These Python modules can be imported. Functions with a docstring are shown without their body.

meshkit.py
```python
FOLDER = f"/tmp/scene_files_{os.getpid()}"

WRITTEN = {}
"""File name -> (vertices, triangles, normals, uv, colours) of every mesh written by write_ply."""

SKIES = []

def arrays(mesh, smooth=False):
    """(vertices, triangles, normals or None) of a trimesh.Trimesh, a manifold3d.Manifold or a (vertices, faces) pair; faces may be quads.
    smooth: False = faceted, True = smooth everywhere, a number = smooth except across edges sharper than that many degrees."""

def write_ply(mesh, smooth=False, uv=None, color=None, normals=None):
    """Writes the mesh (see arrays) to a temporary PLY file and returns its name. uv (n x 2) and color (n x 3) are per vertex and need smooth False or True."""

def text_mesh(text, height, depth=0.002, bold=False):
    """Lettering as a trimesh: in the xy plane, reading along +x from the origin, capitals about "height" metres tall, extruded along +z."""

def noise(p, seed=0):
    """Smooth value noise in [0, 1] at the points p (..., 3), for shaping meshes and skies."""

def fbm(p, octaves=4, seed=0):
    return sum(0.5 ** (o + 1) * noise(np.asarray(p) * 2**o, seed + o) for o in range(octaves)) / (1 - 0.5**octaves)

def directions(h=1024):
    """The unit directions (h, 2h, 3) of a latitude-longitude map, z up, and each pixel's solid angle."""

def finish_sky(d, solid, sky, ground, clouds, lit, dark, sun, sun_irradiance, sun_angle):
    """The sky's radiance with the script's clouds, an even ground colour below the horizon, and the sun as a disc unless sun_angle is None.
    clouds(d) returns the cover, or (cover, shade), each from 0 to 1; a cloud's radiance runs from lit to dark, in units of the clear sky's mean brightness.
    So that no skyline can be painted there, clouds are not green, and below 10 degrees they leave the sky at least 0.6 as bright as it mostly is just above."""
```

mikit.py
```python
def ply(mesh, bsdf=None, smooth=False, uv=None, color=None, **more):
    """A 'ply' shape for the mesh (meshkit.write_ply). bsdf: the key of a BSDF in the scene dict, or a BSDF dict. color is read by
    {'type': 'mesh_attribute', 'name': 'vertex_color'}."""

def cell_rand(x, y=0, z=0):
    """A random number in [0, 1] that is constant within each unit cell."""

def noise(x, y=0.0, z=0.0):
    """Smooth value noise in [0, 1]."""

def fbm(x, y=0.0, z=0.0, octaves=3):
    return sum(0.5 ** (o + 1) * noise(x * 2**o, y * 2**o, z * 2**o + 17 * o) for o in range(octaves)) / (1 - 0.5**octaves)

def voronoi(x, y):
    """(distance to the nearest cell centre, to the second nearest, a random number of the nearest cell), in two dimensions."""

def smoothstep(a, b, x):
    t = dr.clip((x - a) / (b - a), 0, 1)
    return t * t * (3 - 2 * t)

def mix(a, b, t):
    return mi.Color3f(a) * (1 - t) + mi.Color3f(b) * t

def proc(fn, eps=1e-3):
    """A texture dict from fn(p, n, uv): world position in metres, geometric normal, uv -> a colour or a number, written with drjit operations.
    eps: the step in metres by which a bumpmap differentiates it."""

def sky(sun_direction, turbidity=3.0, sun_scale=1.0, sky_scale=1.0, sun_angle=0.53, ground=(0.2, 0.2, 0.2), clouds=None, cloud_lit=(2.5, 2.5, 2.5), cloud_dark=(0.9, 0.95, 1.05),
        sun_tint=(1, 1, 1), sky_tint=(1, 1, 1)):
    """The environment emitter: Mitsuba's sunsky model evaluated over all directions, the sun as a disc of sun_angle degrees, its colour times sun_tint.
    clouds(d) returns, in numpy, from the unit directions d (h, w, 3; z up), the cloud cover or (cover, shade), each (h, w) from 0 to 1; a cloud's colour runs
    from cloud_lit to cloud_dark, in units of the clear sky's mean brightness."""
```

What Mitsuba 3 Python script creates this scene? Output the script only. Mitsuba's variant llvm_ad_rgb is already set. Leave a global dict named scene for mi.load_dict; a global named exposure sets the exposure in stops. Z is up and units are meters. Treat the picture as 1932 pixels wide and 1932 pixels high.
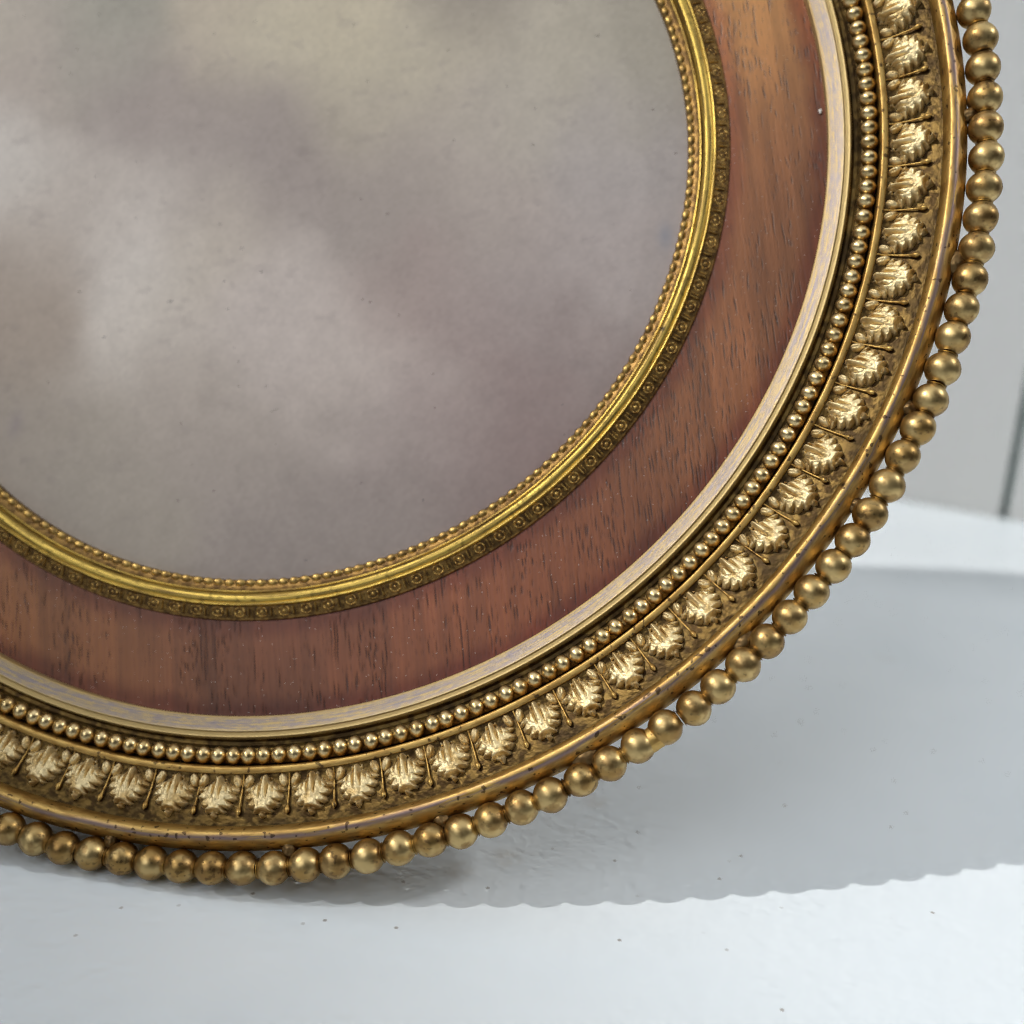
import math, random
import numpy as np
import trimesh
import drjit as dr
import mitsuba as mi
import mikit, meshkit
from mikit import noise, fbm, voronoi, smoothstep, mix

T = mi.ScalarTransform4f
rng = np.random.default_rng(7)
random.seed(7)
scene, labels = {}, {}

# ------------------------------------------------------------------ camera
S = 0.095                                   # radius of the circle of bead centres, metres
RD = np.array([[0.99145514, -0.00978526, 0.13008055], [-0.00978526, 0.98879428, 0.14896347], [-0.13008055, -0.14896347, 0.98024942]])
TD = np.array([-0.3770156, -0.53194432, 1.50191795])
W = np.array([[0.99796005, 0.06384148, 0.0], [0.01682368, -0.26298518, 0.96465318], [0.06158488, -0.96268534, -0.26352275]])
EYE = np.array([0.0, 0.0, 0.0805930])
AIM = EYE + W @ [0, 0, 1.0]
scene['camera'] = {'type': 'thinlens', 'fov': 2 * math.degrees(math.atan(966 / 2000)), 'fov_axis': 'x',
                   'to_world': T().look_at(origin=EYE.tolist(), target=AIM.tolist(), up=(W @ [0, -1.0, 0]).tolist()),
                   'aperture_radius': 0.00125, 'focus_distance': 0.1262, 'near_clip': 0.005, 'far_clip': 30.0}
exposure = 0.0

# ------------------------------------------------------------------ light
SUN = np.array([0.68990134, 0.25631421, -0.67700751])       # the way the sunlight travels
SUN_E = 2.25                                                # sunlight, at right angles to it
MID = np.array([0.0, 0.16, 0.05])


def lamp_panel(name, centre, target, half_w, half_h, radiance, label, category):
    c, g = np.array(centre, float), np.array(target, float)
    z = (g - c) / np.linalg.norm(g - c)
    x = np.cross(z, [0, 0, 1.0]) if abs(z[2]) < 0.95 else np.array([1.0, 0, 0])
    x /= np.linalg.norm(x)
    y = np.cross(z, x)
    v = np.array([c + a * half_w * x + b * half_h * y for a, b in ((-1, -1), (1, -1), (1, 1), (-1, 1))])
    scene[name] = mikit.ply((v, np.array([[0, 1, 2], [0, 2, 3]])), emitter={'type': 'area', 'radiance': {'type': 'rgb', 'value': list(radiance)}})
    labels[name] = {'label': label, 'category': category}


sun_r, sun_d = 0.021, 4.0
z = SUN
x = np.cross(z, [0, 0, 1.0]); x /= np.linalg.norm(x); y = np.cross(z, x)
a = np.arange(32) * 2 * np.pi / 32
c = MID - SUN * sun_d
v = np.vstack([c + sun_r * (np.cos(a)[:, None] * x + np.sin(a)[:, None] * y), [c]])
f = np.stack([np.full(32, 32), np.arange(32), (np.arange(32) + 1) % 32], 1)
L = SUN_E / (np.pi * sun_r ** 2 / sun_d ** 2)
scene['sun_lamp'] = mikit.ply((v, f), emitter={'type': 'area', 'radiance': {'type': 'rgb', 'value': [L, L * .985, L * .955]}})  # distant bright disc standing in for the sun
labels['sun_lamp'] = {'label': 'small round disc standing in for the sun, throwing hard light from high on the left', 'category': 'lamp'}
lamp_panel('fill_panel', (-1.05, -1.45, 1.35), MID, 0.5, 0.6, (3.0, 3.15, 3.3), 'bright tall panel added for soft fill high on the left behind the viewer', 'fill_panel')  # unseen panel added for soft fill and broad highlights on the metal
lamp_panel('overhead_fill', (0.1, 0.0, 2.2), (0.1, 0.001, 0), 1.4, 1.4, (0.84, 0.88, 0.91), 'large pale square fill panel added above the table', 'lamp')  # unseen panel added overhead as general bounce light
lamp_panel('wall_lamp', (1.32, -0.10, 1.25), MID, 0.052, 0.052, (222.0, 226.0, 228.0), 'small bright square lamp high on the right', 'lamp')

# unseen panel added to keep hard light off the table's left side
p0 = np.array([.000, .097, 0.0])
e0 = p0 + .60 * (c - p0)
e1 = np.array([-.5, .866, 0])
e2 = np.cross(SUN, e1)
e2 /= -np.linalg.norm(e2)
e3 = np.cross(e1, e2)
q = np.array([[a_ * .55, b_, k_] for k_ in (0, .02) for a_, b_ in ((-1, 0), (1, 0), (1, .5), (-1, .5))])
v = e0 + q[:, :1] * e1 + q[:, 1:2] * e2 + q[:, 2:] * e3
scene['added_blocker'] = mikit.ply((v, np.array([[0, 1, 2, 3], [7, 6, 5, 4], [0, 4, 5, 1], [1, 5, 6, 2], [2, 6, 7, 3], [3, 7, 4, 0]])), {'type': 'twosided', 'bsdf': {'type': 'diffuse', 'reflectance': {'type': 'rgb', 'value': [.25, .2, .15]}}})
labels['added_blocker'] = {'label': 'slanting brown panel added out of view on the left to shade part of the table', 'category': 'added_blocker'}

# ------------------------------------------------------------------ frame coordinates: unit = S, x right, y up, z towards the viewer
ML = np.eye(4)
ML[:3, :3] = S * W @ RD @ np.diag([1.0, -1, -1])
ML[:3, 3] = S * W @ TD + EYE
MI = [[float(x) for x in row] for row in np.linalg.inv(ML)]


def local(p):
    q = []
    for r in range(3):
        q.append(MI[r][0] * p.x + MI[r][1] * p.y + MI[r][2] * p.z + MI[r][3])
    return q


def polar(p):
    u, v, w = local(p)
    return u, v, w, dr.sqrt(u * u + v * v), dr.atan2(v, u)


# ------------------------------------------------------------------ materials
def bsdf(key, d):
    scene[key] = {'type': 'twosided', 'bsdf': d} if d['type'] not in ('thindielectric',) else d


def lin(r, g, b):
    c = np.array([r, g, b]) / 255.0
    return np.where(c < .04045, c / 12.92, ((c + .055) / 1.055) ** 2.4).tolist()


def c_bead(p, n, uv):
    u, v, w, r, t = polar(p)
    s = fbm(u * 40, v * 40, w * 40, 3)
    d = fbm(u * 210 + 3, v * 210, w * 210, 2)
    col = mix([.57, .41, .18], [.36, .22, .075], smoothstep(.36, .64, s))
    spots = smoothstep(.60, .72, d) * smoothstep(.40, .60, s)
    brown = smoothstep(.48, .66, fbm(u * 75 + 4, v * 75, w * 75, 3))
    col = mix(col, [.25, .14, .05], brown * .65)
    return mix(col, [.07, .042, .022], spots * .6)


def c_leaf(p, n, uv):
    u, v, w, r, t = polar(p)
    s = fbm(u * 90, v * 90, w * 90, 3)
    return mix([.80, .635, .345], [.48, .31, .11], smoothstep(.42, .72, s) * .8)


def c_pearl(p, n, uv):
    u, v, w, r, t = polar(p)
    s = fbm(u * 120, v * 120, w * 120, 3)
    return mix([.78, .60, .31], [.44, .29, .11], smoothstep(.42, .72, s) * .85)


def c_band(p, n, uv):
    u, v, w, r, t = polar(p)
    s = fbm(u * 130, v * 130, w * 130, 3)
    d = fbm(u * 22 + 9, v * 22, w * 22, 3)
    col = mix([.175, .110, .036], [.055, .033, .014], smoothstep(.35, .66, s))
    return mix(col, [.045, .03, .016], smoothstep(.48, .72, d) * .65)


def h_band(p, n, uv):
    u, v, w, r, t = polar(p)
    return fbm(u * 260, v * 260, w * 260, 3)


def c_rim(p, n, uv):
    u, v, w, r, t = polar(p)
    s = fbm(t * 9, r * 160, 2.0, 4)
    g = fbm(t * 60 + 5, r * 300, 1.0, 3)
    col = mix([.56, .36, .115], [.40, .235, .07], smoothstep(.35, .7, g))
    crest = dr.exp(-dr.square((r - (.9585 + .004 * (fbm(t * 14, 4.0, 0.0, 3) - .5) * 2)) / .0036))
    worn = crest * smoothstep(.30, .52, fbm(t * 26, r * 420, 7.0, 4))
    col = mix(col, [.25, .18, .19], worn * .85)
    spots = smoothstep(.70, .78, fbm(u * 170, v * 170, w * 170, 2))
    col = mix(col, [.05, .03, .02], spots * .8)
    return mix(col, [.02, .012, .01], .95 * dr.exp(-(dr.square((u - .800) / .0040) + dr.square((v + .513) / .0040))))


def c_bevel(p, n, uv):
    u, v, w, r, t = polar(p)
    s = fbm(t * 14, r * 1500, 0.0, 4)
    g = fbm(t * 90, r * 900 + t * 20, 5.0, 3)
    col = mix([.39, .28, .115], [.22, .185, .185], smoothstep(.30, .62, s * .6 + g * .4) * smoothstep(.832, .824, r))
    edge = smoothstep(.8135, .8105, r)
    return mix(col, [.37, .25, .09], edge * .8)


def c_brass(p, n, uv):
    u, v, w, r, t = polar(p)
    s = fbm(t * 10, r * 900, 0.0, 4)
    g = fbm(u * 230, v * 230, w * 230, 2)
    col = mix([.54, .375, .088], [.20, .13, .042], smoothstep(.42, .66, s))
    col = mix(col, [.16, .11, .03], smoothstep(.60, .8, g) * .7)
    return mix(col, [.02, .02, .02], .95 * dr.exp(-(dr.square((u - .582) / .0036) + dr.square((v + .279) / .0036))))


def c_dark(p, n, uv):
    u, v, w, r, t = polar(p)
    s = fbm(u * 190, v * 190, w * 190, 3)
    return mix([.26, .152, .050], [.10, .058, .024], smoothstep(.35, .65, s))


def c_ornament(p, n, uv):
    u, v, w, r, t = polar(p)
    s = fbm(u * 190, v * 190, w * 190, 3)
    return mix([.46, .30, .095], [.24, .145, .05], smoothstep(.36, .66, s))


def wood_terms(p):
    u, v, w, r, t = polar(p)
    gx = u + v * .10                                   # across the grain
    cell_a, cell_b, wv = mi.Float(0), mi.Float(0), None
    gx = gx + .0035 * (fbm(u * 30, v * 22, 6.0, 2) - .5)
    dens = fbm(u * 16, v * 7, 9.0, 2)
    a1, a2, a3 = voronoi(gx * 230, v * 24 + 2.5 * noise(gx * 70, v * 9))
    pore = smoothstep(.34, .10, a1) * smoothstep(.42, .70, a3 * .45 + dens * .62)
    b1, b2, b3 = voronoi(gx * 360 + 11, v * 48 + 3)
    fine = smoothstep(.36, .10, b1) * smoothstep(.40, .72, b3 * .5 + dens * .5)
    return u, v, r, gx, pore, fine


WOOD_TONES = [(.66, .22, (192, 142, 102)), (.76, -.05, (136, 92, 72)), (.62, -.40, (122, 80, 62)), (.42, -.62, (120, 71, 54)),  # stain tones by place; part of the brightening is lighting held in the colour
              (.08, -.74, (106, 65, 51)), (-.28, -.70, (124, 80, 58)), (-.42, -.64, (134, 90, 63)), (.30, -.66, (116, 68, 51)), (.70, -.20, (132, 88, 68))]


def c_wood(p, n, uv):
    u, v, r, gx, pore, fine = wood_terms(p)
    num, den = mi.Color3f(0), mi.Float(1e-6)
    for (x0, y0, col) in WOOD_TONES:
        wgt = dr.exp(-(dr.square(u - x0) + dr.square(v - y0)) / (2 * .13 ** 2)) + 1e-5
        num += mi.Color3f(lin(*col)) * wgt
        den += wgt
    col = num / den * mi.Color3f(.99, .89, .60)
    streak = fbm(gx * 60, v * 3.0, 2.0, 4)
    figure = fbm(gx * 9 + 2, v * 5, 4.0, 3)
    fibre = fbm(gx * 420, v * 12, 3.0, 2)
    col = col * (0.66 + .68 * streak) * (.68 + .64 * figure) * (.86 + .28 * fibre)
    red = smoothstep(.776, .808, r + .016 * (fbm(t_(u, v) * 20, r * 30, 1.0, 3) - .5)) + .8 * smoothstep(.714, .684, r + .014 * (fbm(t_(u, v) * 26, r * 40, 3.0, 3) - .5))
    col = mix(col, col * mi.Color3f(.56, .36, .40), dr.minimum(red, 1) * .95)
    col = mix(col, [.030, .016, .013], pore * .78)
    col = mix(col, [.040, .020, .016], fine * .40)
    d1, d2, d3 = voronoi(u * 95, v * 95)
    dust = smoothstep(.085, .05, d1) * smoothstep(.80, .84, d3)
    return mix(col, [.50, .45, .42], dust * .45)


def t_(u, v):
    return dr.atan2(v, u)


def h_wood(p, n, uv):
    u, v, r, gx, pore, fine = wood_terms(p)
    return fbm(gx * 300, v * 14, 0.0, 3) * .5 - pore - .4 * fine


PIC = [(.0, .19, 182, 173, 167), (.10, .275, 185, 175, 169), (.19, .335, 181, 170, 165), (.255, .385, 173, 162, 159), (-.30, .04, 176, 168, 162), (-.2, -.16, 150, 140, 137), (-.02, -.06, 146, 136, 133), (.25, -.03, 171, 162, 154), (.20, .02, 157, 147, 142), (.33, .10, 166, 156, 151), (.22, -.16, 183, 175, 158), (.42, -.17, 176, 169, 155), (.0, -.19, 183, 175, 157), (-.10, .33, 163, 154, 147), (.0, .46, 147, 138, 133), (.18, .47, 138, 128, 125), (.36, .20, 158, 148, 146),
       (-.468, -.316, 172, 165, 154), (-.282, -.246, 150, 148, 138), (-.368, -.207, 167, 157, 150), (-.106, -.233, 181, 171, 154), (.106, -.235, 187, 178, 158),
       (.312, -.241, 148, 140, 131), (-.099, -.109, 152, 142, 138), (.074, .013, 146, 136, 133), (.174, .093, 150, 141, 136), (.393, -.078, 173, 166, 156),
       (.547, .014, 164, 157, 155), (-.440, .002, 190, 185, 180), (-.230, .125, 193, 187, 182), (-.379, .092, 158, 147, 138), (-.164, .228, 188, 181, 174),
       (-.377, .220, 152, 140, 130), (.086, .316, 170, 160, 155), (.241, .210, 150, 134, 131), (-.086, .131, 176, 167, 156), (.321, .362, 129, 111, 110),
       (-.231, .469, 155, 147, 138), (.095, .550, 140, 131, 127), (.042, .235, 180, 171, 168), (.284, .438, 127, 113, 111), (.509, .173, 165, 156, 154),
       (.572, -.166, 165, 159, 147), (-.389, .385, 155, 146, 137), (.152, -.093, 176, 168, 150), (.433, .264, 142, 129, 127), (-.05, .40, 158, 149, 142), (-.12, .02, 164, 155, 150)]


def c_picture(p, n, uv):
    u, v, w, r, t = polar(p)
    v = -v
    wu = u + .05 * (fbm(u * 9, v * 9, 0.0, 3) - .5) * 2
    wv = v + .05 * (fbm(u * 9 + 7, v * 9, 3.0, 3) - .5) * 2
    num, den = mi.Color3f(0), mi.Float(1e-7)
    for (x0, y0, cr, cg, cb) in PIC:
        wgt = dr.exp(-(dr.square(wu - x0) + dr.square(wv - y0)) / (2 * .062 ** 2)) + 1e-6
        num += mi.Color3f(lin(cr, cg, cb)) * wgt
        den += wgt
    col = num / den * mi.Color3f(.915, .89, .87)
    fib = fbm(u * 160 + v * 60, v * 160 - u * 40, 1.0, 3)
    mott = fbm(u * 38, v * 38, 8.0, 3)
    col = col * (.93 + .14 * fib) * (.94 + .12 * mott)
    gru = u + .03 * fbm(u * 30, v * 30, 5.0, 2)
    smud = smoothstep(.60, .86, fbm(gru * 34 - v * 16, v * 52 + u * 8, 11.0, 4))
    col = mix(col, [.20, .165, .16], smud * .20)
    d1, d2, d3 = voronoi(gru * 22, v * 22 + u * 5)
    fleck = smoothstep(.06, .02, d1) * smoothstep(.80, .95, d3)
    col = mix(col, [.12, .10, .10], fleck * .6)
    blue = dr.exp(-(dr.square((u - .588) / .010) + dr.square((v - .133) / .018))) * .6
    col = mix(col, [.20, .21, .25], blue)
    brown = dr.exp(-(dr.square((u + .381) / .012) + dr.square((v - .386 + .4 * (u + .381)) / .020))) * .5
    return mix(col, [.22, .18, .19], brown)


def c_table(p, n, uv):
    s = fbm(p.x * 60, p.y * 60, 0.0, 3)
    col = mix([.705, .757, .792], [.757, .800, .825], s)
    d1, d2, d3 = voronoi(p.x * 210, p.y * 210)
    speck = smoothstep(.075, .025, d1) * smoothstep(.80, .90, d3)
    col = mix(col, [.28, .25, .22], speck * .8)
    e1, e2, e3 = voronoi(p.x * 45 + 4, p.y * 45)
    smear = smoothstep(.14, .04, e1) * smoothstep(.80, .92, e3) * fbm(p.x * 900, p.y * 900, 0.0, 2)
    return mix(col, [.55, .50, .43], smear * .5)


def h_table(p, n, uv):
    a = fbm(p.x * 800 + p.y * 420, p.y * 1150 - p.x * 250, 0.0, 2)
    b = noise(p.x * 2300, p.y * 2600, 4.0)
    return a + .35 * b


def c_wall(p, n, uv):
    s = fbm(p.x * 4, p.y * 4, p.z * 1.2, 3)
    return mix([.51, .515, .51], [.58, .585, .58], s)


P = mikit.proc
bsdf('m_bead', {'type': 'principled', 'base_color': P(c_bead), 'metallic': 1.0, 'roughness': .40})
bsdf('m_leaf', {'type': 'principled', 'base_color': P(c_leaf), 'metallic': .85, 'roughness': .54})
bsdf('m_pearl', {'type': 'principled', 'base_color': P(c_pearl), 'metallic': 1.0, 'roughness': .34})
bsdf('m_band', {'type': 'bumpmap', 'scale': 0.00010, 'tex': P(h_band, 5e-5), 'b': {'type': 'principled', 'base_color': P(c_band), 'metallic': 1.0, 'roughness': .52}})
bsdf('m_rim', {'type': 'principled', 'base_color': P(c_rim), 'metallic': 1.0, 'roughness': .50})
bsdf('m_bevel', {'type': 'principled', 'base_color': P(c_bevel), 'metallic': .62, 'roughness': .50})
bsdf('m_brass', {'type': 'principled', 'base_color': P(c_brass), 'metallic': 1.0, 'roughness': .45})
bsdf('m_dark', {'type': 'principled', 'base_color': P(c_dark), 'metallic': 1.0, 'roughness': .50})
bsdf('m_ornament', {'type': 'principled', 'base_color': P(c_ornament), 'metallic': 1.0, 'roughness': .42})
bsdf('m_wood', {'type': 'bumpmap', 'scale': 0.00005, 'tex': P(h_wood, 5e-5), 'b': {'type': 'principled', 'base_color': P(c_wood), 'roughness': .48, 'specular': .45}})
bsdf('m_picture', {'type': 'principled', 'base_color': P(c_picture), 'roughness': .7, 'specular': .3})
bsdf('m_table', {'type': 'bumpmap', 'scale': 0.00021, 'tex': P(h_table, 8e-5), 'b': {'type': 'principled', 'base_color': P(c_table), 'roughness': .42, 'specular': .5}})
bsdf('m_wall', {'type': 'diffuse', 'reflectance': P(c_wall)})
bsdf('m_seal', {'type': 'diffuse', 'reflectance': {'type': 'rgb', 'value': [.26, .33, .31]}})
bsdf('m_solder', {'type': 'principled', 'base_color': {'type': 'rgb', 'value': [.17, .105, .045]}, 'metallic': 1.0, 'roughness': .5})
bsdf('m_hair', {'type': 'diffuse', 'reflectance': {'type': 'rgb', 'value': [.04, .03, .025]}})
bsdf('m_speck', {'type': 'diffuse', 'reflectance': {'type': 'rgb', 'value': [.7, .68, .64]}})


# ------------------------------------------------------------------ setting: table and wall
def slab(poly, z0, z1, bev=0.0):
    n = len(poly)
    p = np.array(poly)
    v = np.vstack([np.c_[p, np.full(n, z1)], np.c_[p, np.full(n, z0)]])
    f = [[0, i, i + 1] for i in range(1, n - 1)] + [[n, n + i + 1, n + i] for i in range(1, n - 1)]
    for i in range(n):
        j = (i + 1) % n
        f += [[i, n + i, n + j], [i, n + j, j]]
    return v, np.array(f)


WP, WDIR = np.array([.1326, .3391]), np.array([.8600, -.5103])
WN = np.array([-WDIR[1], WDIR[0]])                       # away from the viewer
wl = lambda s, o=0.0: (WP + WDIR * s + WN * o).tolist()
scene['table'] = mikit.ply(slab([(-.7, -.35), (.42, -.35), wl(.334, -.001), wl(-.968, -.001)], -.04, 0), 'm_table')
labels['table'] = {'label': 'white plastic table top with a finely pebbled surface under the picture frame', 'category': 'table'}

JS = .0262                                               # where the joint stands along the wall
labels['wall'] = {'label': 'pale grey wall of two panels with a dark upright joint', 'kind': 'structure', 'category': 'wall'}
for key, s0, s1 in (('wall__panel', -1.1, JS - .0013), ('wall__panel_001', JS + .0013, .34)):
    scene[key] = mikit.ply(slab([wl(s0), wl(s1), wl(s1, .02), wl(s0, .02)], -.3, 1.0), 'm_wall')
scene['wall__joint'] = mikit.ply(slab([wl(JS - .0012, .004), wl(JS + .0012, .004), wl(JS + .0012, .019), wl(JS - .0012, .019)], -.3, 1.0), 'm_seal')
labels['wall__joint'] = {'label': 'dark green grey upright joint between the wall panels'}

# ------------------------------------------------------------------ the picture frame
FR = 'picture_frame'
labels[FR] = {'label': 'round gilt bronze picture frame with beaded edge leaning back on the white table', 'category': 'picture frame'}


def put(key, verts, faces, mat, smooth=True, **more):
    scene[key] = mikit.ply((np.asarray(verts), np.asarray(faces)), mat, smooth=smooth, to_world=T(ML), **more)
    return scene[key]


def ring(profile, n=720, wear=0.0, seed=0, sub=3):
    """A closed turn of the profile [(r, z), ...] about the frame's axis."""
    pr = np.array(profile, float)
    t = np.arange(n) * 2 * np.pi / n
    k = len(pr)
    r = np.repeat(pr[None, :, 0], n, 0)
    zz = np.repeat(pr[None, :, 1], n, 0)
    if wear:
        q = np.stack([np.cos(t)[:, None] * r * 30, np.sin(t)[:, None] * r * 30, zz * 60], -1)
        d = (meshkit.fbm(q, 3, seed) - .5) * 2 * wear
        zz = zz + d
        r = r + d * .5
    v = np.stack([r * np.cos(t)[:, None], r * np.sin(t)[:, None], zz], -1).reshape(-1, 3)
    i, j = np.meshgrid(np.arange(n), np.arange(k - 1), indexing='ij')
    a, b = i * k + j, ((i + 1) % n) * k + j
    f = np.stack([a, b, b + 1, a + 1], -1).reshape(-1, 4)
    return v, np.vstack([f[:, [0, 2, 1]], f[:, [0, 3, 2]]])[:, ::-1]


def arc(cx, cz, rr, a0, a1, n):
    a = np.radians(np.linspace(a0, a1, n))
    return [(cx + rr * math.cos(q), cz + rr * math.sin(q)) for q in a]


def smooth_curve(pts, n):
    from scipy.interpolate import PchipInterpolator
    p = np.array(pts)
    s = np.r_[0, np.cumsum(np.linalg.norm(np.diff(p, axis=0), axis=1))]
    q = np.linspace(0, s[-1], n)
    return list(zip(PchipInterpolator(s, p[:, 0])(q), PchipInterpolator(s, p[:, 1])(q)))


ROT = lambda deg: T(ML) @ T().rotate([0, 0, 1], deg)

# backing and easel leg
back = [(0.0001, -.135), (.5, -.135), (.940, -.135), (.950, -.128), (.950, -.06)]
put(FR + '__backing', *ring(back, 240), 'm_solder', smooth=30)
leg_v, leg_f = trimesh.creation.box([.12, .70, .02]).vertices, trimesh.creation.box([.12, .70, .02]).faces
tilt = math.radians(36)
cy, cz = math.cos(tilt), math.sin(tilt)
leg_v = np.stack([leg_v[:, 0] * (1 - .35 * (leg_v[:, 1] > 0)), (leg_v[:, 1] - .35) * cy + leg_v[:, 2] * cz, (leg_v[:, 1] - .35) * cz - leg_v[:, 2] * cy], 1)
leg_v += [-.02, .08, -.150]
put(FR + '__easel_leg', leg_v, leg_f, 'm_solder', smooth=False)

# rim: the plain outer moulding
rim_p = [(.9485, -.045), (.9470, -.016)] + smooth_curve([(.9468, -.006), (.9488, .0060), (.9530, .0118), (.9580, .0122), (.9650, .0080), (.9720, .0005), (.9772, -.0080), (.9792, -.019)], 24) + [(.9790, -.040), (.965, -.055), (.955, -.062)]
put(FR + '__rim', *ring(rim_p, 900, .00030, 3), 'm_rim', smooth=40)


# leaf band
BAND = np.array([(.8780, -.0345), (.8900, -.0345), (.9050, -.0310), (.9200, -.0255), (.9350, -.0175), (.9480, -.0080)])


def band_z(r):
    from scipy.interpolate import PchipInterpolator
    return PchipInterpolator(BAND[:, 0], BAND[:, 1])(r)


rr = np.linspace(.8790, .9480, 26)
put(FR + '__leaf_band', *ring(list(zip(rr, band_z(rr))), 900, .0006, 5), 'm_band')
fil = [(.8738, -.060), (.8738, -.0315), (.8746, -.0296), (.8762, -.0286), (.8808, -.0286), (.8826, -.0294), (.8834, -.0312), (.8838, -.037)]
put(FR + '__fillet', *ring(fil, 720, .0003, 6), 'm_rim', smooth=40)

LEAF_N = 91
PITCH = 2 * math.pi / LEAF_N


def seg_dist(V, U, a, b):
    """Distance from every grid point to the segment a-b, and how far along it the nearest point lies."""
    d = np.array(b) - np.array(a)
    t = np.clip(((V - a[0]) * d[0] + (U - a[1]) * d[1]) / (d @ d), 0, 1)
    return np.hypot(V - a[0] - t * d[0], U - a[1] - t * d[1]), t


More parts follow.
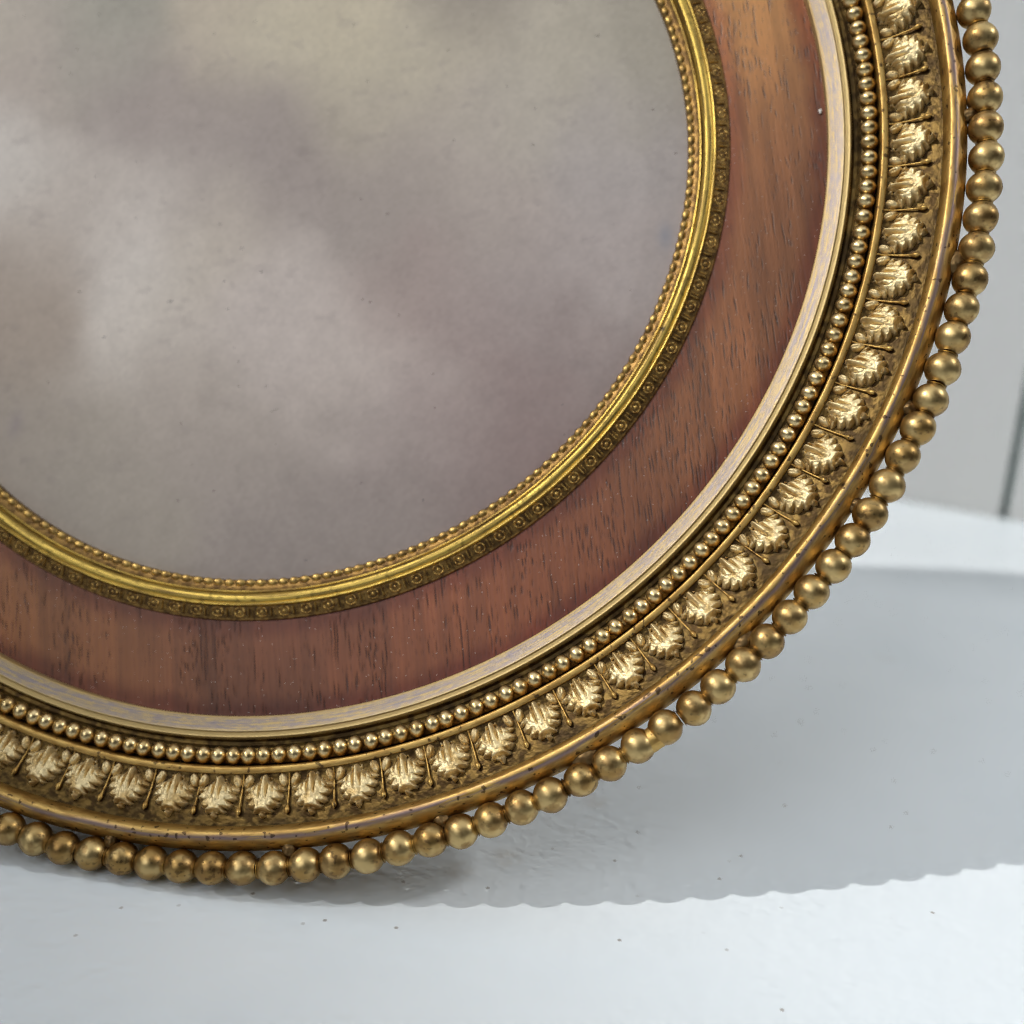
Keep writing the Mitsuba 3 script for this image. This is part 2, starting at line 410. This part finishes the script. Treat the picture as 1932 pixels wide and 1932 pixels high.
def leaf(seed):
    """Acanthus leaf: scalloped plate with flutes towards its foot, two egg-shaped foot lobes and a curled tip (v outwards, u across)."""
    import shapely
    g = np.random.default_rng(seed)
    nv, nu = 76, 80
    V, U = np.meshgrid(np.linspace(-.04, 1.09, nv), np.linspace(-.57, .57, nu), indexing='ij')
    side = [(.02, .105), (.12, .175), (.22, .215), (.29, .32), (.335, .415), (.40, .465), (.455, .430), (.475, .385), (.52, .425), (.59, .430), (.645, .375),
            (.66, .325), (.71, .360), (.78, .335), (.815, .265), (.815, .205), (.865, .225), (.925, .185), (.905, .110), (.935, .065), (.985, .055), (1.045, .012)]
    jit = lambda: g.normal(0, .010)
    pts = [(v + jit(), u + jit()) for v, u in side] + [(v + jit(), -u + jit()) for v, u in side[::-1]]
    poly = shapely.Polygon(pts).buffer(0)
    P_ = shapely.points(V.ravel(), U.ravel())
    d = shapely.distance(poly.boundary, P_).reshape(V.shape) * np.where(shapely.contains_properly(poly, P_).reshape(V.shape), 1, -1)
    H = np.where(d > 0, np.clip(d / .075, 0, 1) ** .55, -1.0)
    H = H * (.90 + .10 * np.cos(np.pi * np.clip(np.abs(U) / .4, 0, 1)))

    def groove(a_, b_, w0, w1, dep0, dep1):
        q, t = seg_dist(V, U, a_, b_)
        return (dep0 + (dep1 - dep0) * t) * 1.25 * np.exp(-(q / (w0 + (w1 - w0) * t)) ** 2)

    for sgn in (-1, 1):
        m = lambda v, u: (v + jit() * .7, sgn * u + jit() * .5)
        H = H - groove(m(.00, .062), m(.58, .080), .034, .014, .80, .08)
        H = H - groove(m(.08, .150), m(.46, .212), .030, .012, .75, .05)
        H = H - groove(m(.24, .235), m(.46, .355), .020, .010, .45, .10)
        H = H - groove(m(.475, .385), m(.42, .24), .020, .010, .50, .0)
        H = H - groove(m(.66, .325), m(.58, .18), .020, .010, .50, .0)
        H = H - groove(m(.815, .205), m(.73, .11), .020, .012, .50, .0)
        H = H - groove(m(.16, .105), m(.24, .120), .034, .026, .60, .25)
        ca, sa = math.cos(.30), math.sin(.30)                  # foot lobe
        fv, fu = V - .165, sgn * U - .375
        e_ = 1 - ((fv * ca + fu * sa) / .175) ** 2 - ((-fv * sa + fu * ca) / .088) ** 2
        lobe = np.where(e_ > 0, .88 * np.maximum(e_, 0) ** .42, -1)
        lobe = lobe - .22 * np.exp(-((-fv * sa + fu * ca + .02) / .016) ** 2) * (fv < .03)
        H = np.maximum(H, lobe)
    H = H + .22 * np.exp(-(U / .040) ** 2) * np.clip(1 - V / .75, 0, 1) * (d > 0)
    pit = np.exp(-(((V - .870) / .040) ** 2 + (U / .085) ** 2))
    H = np.where(d > 0, H - .70 * pit + .35 * np.exp(-(((V - .965) / .035) ** 2 + (U / .05) ** 2)), H)
    rise = .62 + .48 * np.sin(np.clip(V, 0, 1) * np.pi * .72 + .25) - .20 * (U / .5) ** 2
    out = H < .03
    hgt = np.where(out, -.0025, .0150 * np.maximum(H, .03) * rise)
    q3 = np.stack([V * 22, U * 22, V * 0 + seed], -1)
    hgt = hgt + np.where(out, 0, (meshkit.fbm(q3, 2) - .5) * .0016)
    LEN = .0530
    r = .8850 + V * LEN
    ang = U * LEN * 1.19 / r
    zz = band_z(np.clip(r, .8785, .9478)) + hgt
    r = r - np.maximum(hgt, 0) * .25
    X = np.stack([r * np.cos(ang), r * np.sin(ang), zz], -1).reshape(-1, 3)
    i, k = np.meshgrid(np.arange(nv - 1), np.arange(nu - 1), indexing='ij')
    a_ = (i * nu + k).ravel()
    quads = np.stack([a_, a_ + nu, a_ + nu + 1, a_ + 1], 1)
    quads = quads[~out.ravel()[quads].all(1)]
    fc = np.vstack([quads[:, [0, 1, 2]], quads[:, [0, 2, 3]]])
    used, inv = np.unique(fc, return_inverse=True)
    return X[used], inv.reshape(-1, 3)


def tube(points, radii, sides=10):
    p = np.array(points, float); n = len(p)
    tang = np.gradient(p, axis=0); tang /= np.linalg.norm(tang, axis=1, keepdims=True)
    ref = np.array([0, 0, 1.0])
    s = np.cross(tang, ref); s /= np.linalg.norm(s, axis=1, keepdims=True)
    b = np.cross(s, tang)
    a_ = np.arange(sides) * 2 * np.pi / sides
    v = p[:, None] + np.array(radii)[:, None, None] * (np.cos(a_)[None, :, None] * s[:, None] + np.sin(a_)[None, :, None] * b[:, None])
    v = v.reshape(-1, 3)
    f = []
    for i in range(n - 1):
        for k in range(sides):
            k2 = (k + 1) % sides
            f += [[i * sides + k, i * sides + k2, (i + 1) * sides + k2], [i * sides + k, (i + 1) * sides + k2, (i + 1) * sides + k]]
    return v, np.array(f)


leaves = [mikit.ply((np.asarray(V), np.asarray(F)), 'm_leaf', smooth=True) for V, F in (leaf(s) for s in range(5))]
dr_ = np.linspace(.8840, .9345, 22)
dt = np.linspace(0, 1, 22)
dz = band_z(dr_) + .0018 + .004 * dt
dradius = .0011 + .0003 * dt + .0024 * np.exp(-((dt - .90) / .075) ** 2)
dradius[-1] = .0004
dart = mikit.ply(tube(np.stack([dr_, dr_ * 0, dz], 1), dradius), 'm_rim', smooth=True)


def numbered(base, k):
    return base if k == 0 else f'{base}_{k:03d}'


for k in range(LEAF_N):
    th = -(-8.8 + k * 360 / LEAF_N)
    scene[numbered(FR + '__leaf_band__leaf', k)] = {**leaves[int(rng.integers(5))], 'to_world': ROT(th + rng.normal(0, .06))}
    scene[numbered(FR + '__leaf_band__dart', k)] = {**dart, 'to_world': ROT(th + 180 / LEAF_N + rng.normal(0, .10))}

# row of pearls and the groove that holds it
groove = [(.8400, -.052), (.8435, -.0560), (.8480, -.0555), (.8520, -.0500), (.8650, -.0460), (.8710, -.0480), (.8739, -.0520)]
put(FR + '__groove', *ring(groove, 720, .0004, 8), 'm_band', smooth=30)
PEARL_N = 257
sp = trimesh.creation.uv_sphere(count=[20, 24])
pv = sp.vertices.copy()
pv = np.stack([pv[:, 0] * .0116, pv[:, 1] * .0103, pv[:, 2] * .0115], 1)
pearl = mikit.ply((pv + [.8605, 0, -.0420], sp.faces), 'm_pearl', smooth=True)
for k in range(PEARL_N):
    scene[numbered(FR + '__groove__pearl', k)] = {**pearl, 'to_world': ROT(-41.77 + k * 360 / PEARL_N + rng.normal(0, .04))}

# bevel: flat pale lip over the wood, with a ridge
bev = [(.8120, -.085), (.8092, -.0590), (.8097, -.0565), (.8110, -.0555), (.8200, -.0500), (.8268, -.0458), (.8285, -.0452), (.8296, -.0462), (.8306, -.0474),
       (.8322, -.0462), (.8345, -.0440), (.8362, -.0436), (.8376, -.0446), (.8390, -.0475), (.8402, -.054), (.8405, -.060)]
put(FR + '__moulding', *ring(bev, 900, .0004, 9), 'm_bevel', smooth=32)

# wood
wr = np.linspace(.655, .815, 30)
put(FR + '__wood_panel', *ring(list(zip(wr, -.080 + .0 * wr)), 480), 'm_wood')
labels[FR + '__wood_panel'] = {'label': 'reddish brown open grained wood ring between the two gilt mouldings'}

# brass ring round the picture
br = [(.6372, -.0840), (.6378, -.0806), (.6390, -.0800), (.6402, -.0812)] + \
     smooth_curve([(.6408, -.0795), (.6430, -.0722), (.6465, -.0690), (.6505, -.0688), (.6540, -.0702)], 14) + \
     [(.6550, -.0716), (.6558, -.0716), (.6566, -.0694), (.6578, -.0688), (.6590, -.0696), (.6600, -.0716), (.6604, -.074)]
put(FR + '__brass_ring', *ring(br, 900, .0003, 10), 'm_brass', smooth=35)
labels[FR + '__brass_ring'] = {'label': 'narrow yellow brass ring round the picture with dark beaded edges'}
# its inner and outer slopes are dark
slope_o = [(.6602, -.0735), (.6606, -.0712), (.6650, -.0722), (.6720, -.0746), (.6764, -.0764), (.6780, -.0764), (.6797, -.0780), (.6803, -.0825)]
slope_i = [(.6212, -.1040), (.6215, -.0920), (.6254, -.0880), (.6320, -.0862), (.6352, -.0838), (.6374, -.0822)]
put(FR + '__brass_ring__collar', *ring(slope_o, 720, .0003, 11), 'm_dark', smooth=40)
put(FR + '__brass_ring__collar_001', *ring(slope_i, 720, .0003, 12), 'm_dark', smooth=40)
RB = 248
sb = trimesh.creation.uv_sphere(count=[14, 16])
bead_s = mikit.ply((sb.vertices * [.0056, .0078, .0038] + [.6262, 0, -.0880], sb.faces), 'm_ornament', smooth=True)
for k in range(RB):
    scene[numbered(FR + '__brass_ring__bead', k)] = {**bead_s, 'to_world': ROT(-41.8 + k * 360 / RB + rng.normal(0, .05))}


def rosette():
    """Small flower boss and an upright bar on the outer slope of the brass ring."""
    nv, nu = 20, 40
    V, U = np.meshgrid(np.linspace(0, 1, nv), np.linspace(-1, 1, nu), indexing='ij')
    R_ = np.hypot((V - .48) * .86, (U + .30) * .80)
    a_ = np.arctan2(V - .48, U + .30)
    h = .55 * np.exp(-(R_ / .16) ** 2) + .75 * np.exp(-((R_ - .36) / .085) ** 2) * (.75 + .25 * np.cos(5 * a_))
    h = np.maximum(h, np.exp(-((U - .55) / .09) ** 6) * .8 * (V > .06) * (V < .92))
    h = np.maximum(h, np.exp(-((U - .86) / .07) ** 4) * .5 * (V > .1) * (V < .85))
    h = h * (V > .03) * (V < .97) * (np.abs(U) < .99)
    half = math.pi / 131
    r = .6612 + V * .0150
    zz = -.0714 - (r - .6612) * .36 + h * .0062 - .0011
    ang = U * half
    zz = zz - .0016 * (h < .12)
    X = np.stack([r * np.cos(ang), r * np.sin(ang), zz], -1).reshape(-1, 3)
    i, k = np.meshgrid(np.arange(nv - 1), np.arange(nu - 1), indexing='ij')
    q = (i * nu + k).ravel()
    return X, np.vstack([np.stack([q, q + nu, q + nu + 1], 1), np.stack([q, q + nu + 1, q + 1], 1)])


ros = mikit.ply(rosette(), 'm_ornament', smooth=True)
for k in range(131):
    scene[numbered(FR + '__brass_ring__rosette', k)] = {**ros, 'to_world': ROT(-43.3 + k * 360 / 131)}

# picture and its glass
pr = np.linspace(.0005, .632, 60)
put(FR + '__picture', *ring(list(zip(pr, np.full(60, -.1000))), 240), 'm_picture')
labels[FR + '__picture'] = {'label': 'faded mauve and cream picture with soft blurred patches'}

# the chain of beads round the edge
BEAD_N = 153
RBD, NECK = .0217, .0084
half = math.pi / BEAD_N
xs = np.linspace(-1, 1, 41) * half
prof = np.sqrt(np.maximum(RBD ** 2 - (xs * 1.0) ** 2, 0))
prof = np.maximum(prof, NECK + .004 * (np.abs(xs) / half) ** 30)
ns = 32
a_ = np.arange(ns) * 2 * np.pi / ns
bv = np.stack([.9973 + prof[:, None] * np.cos(a_), np.repeat(xs[:, None], ns, 1), prof[:, None] * np.sin(a_)], -1).reshape(-1, 3)
i, k = np.meshgrid(np.arange(40), np.arange(ns), indexing='ij')
q0, q1 = i * ns + k, i * ns + (k + 1) % ns
bf = np.vstack([np.stack([q0, q1, q1 + ns], -1).reshape(-1, 3), np.stack([q0, q1 + ns, q0 + ns], -1).reshape(-1, 3)])
beads = []
for q in range(6):
    dv = (meshkit.fbm((bv - [.9973, 0, 0]) * 42 + 11 * q, 2)[:, None] - .5)
    ctr = np.array([.9973, 0, 0])
    w_ = np.clip(1 - (np.abs(bv[:, 1:2]) / half) ** 4, 0, 1)
    beads.append(mikit.ply((ctr + (bv - ctr) * (1 + .11 * dv * w_ + rng.normal(0, .008) * w_), bf[:, ::-1]), 'm_bead', smooth=True))
TH0 = -math.degrees(-.11662)
for k in range(BEAD_N):
    scene[numbered(FR + '__edge_bead', k)] = {**beads[int(rng.integers(6))], 'to_world': ROT(TH0 - k * 360 / BEAD_N + rng.normal(0, .05)) @ T().translate([rng.normal(0, .0006), 0, rng.normal(0, .0006)])}


def blob(kk, r, sx, sy, sz, name, zc=-.006, mat='m_solder'):
    ic = trimesh.creation.icosphere(3)
    vv = ic.vertices * (1 + .5 * (meshkit.fbm(ic.vertices * 2.2 + kk, 3)[:, None] - .5)) * [sx, sy, sz] + [r, 0, zc]
    scene[name] = mikit.ply((vv, ic.faces), mat, smooth=True, to_world=ROT(TH0 - kk * 360 / BEAD_N))


tabs = [3.5, 8.5, 13.5, 17.0, 22.5, 28.6, 33.5, 38.5, 44.5] + [49.5 + 5.5 * q for q in range(19)]
for q, kk in enumerate(tabs):
    big = kk in (8.5, 22.5, 28.6)
    blob(kk, .978, .013 if big else .012, .017 if big else .010, .010, numbered(FR + '__solder_tab', q))
cyl = trimesh.creation.cylinder(radius=.0150, height=.017, sections=32)
cv = np.stack([cyl.vertices[:, 0] + 1, cyl.vertices[:, 2], cyl.vertices[:, 1]], 1)
scene[FR + '__sleeve'] = mikit.ply((cv, cyl.faces[:, ::-1]), 'm_rim', smooth=35, to_world=ROT(TH0 - 26.5 * 360 / BEAD_N))


# a crumb of dust caught where the wood meets the bevel
ic = trimesh.creation.icosphere(2)
cr = ic.vertices * (1 + .6 * (meshkit.fbm(ic.vertices * 1.7, 2)[:, None] - .5)) * [.0024, .0034, .0022] + [.8035, .031, -.0775]
scene['crumb'] = mikit.ply((cr, ic.faces), 'm_speck', smooth=True, to_world=T(ML))
labels['crumb'] = {'label': 'tiny white crumb on the wood at upper right beside the pale gilt moulding', 'category': 'crumb'}
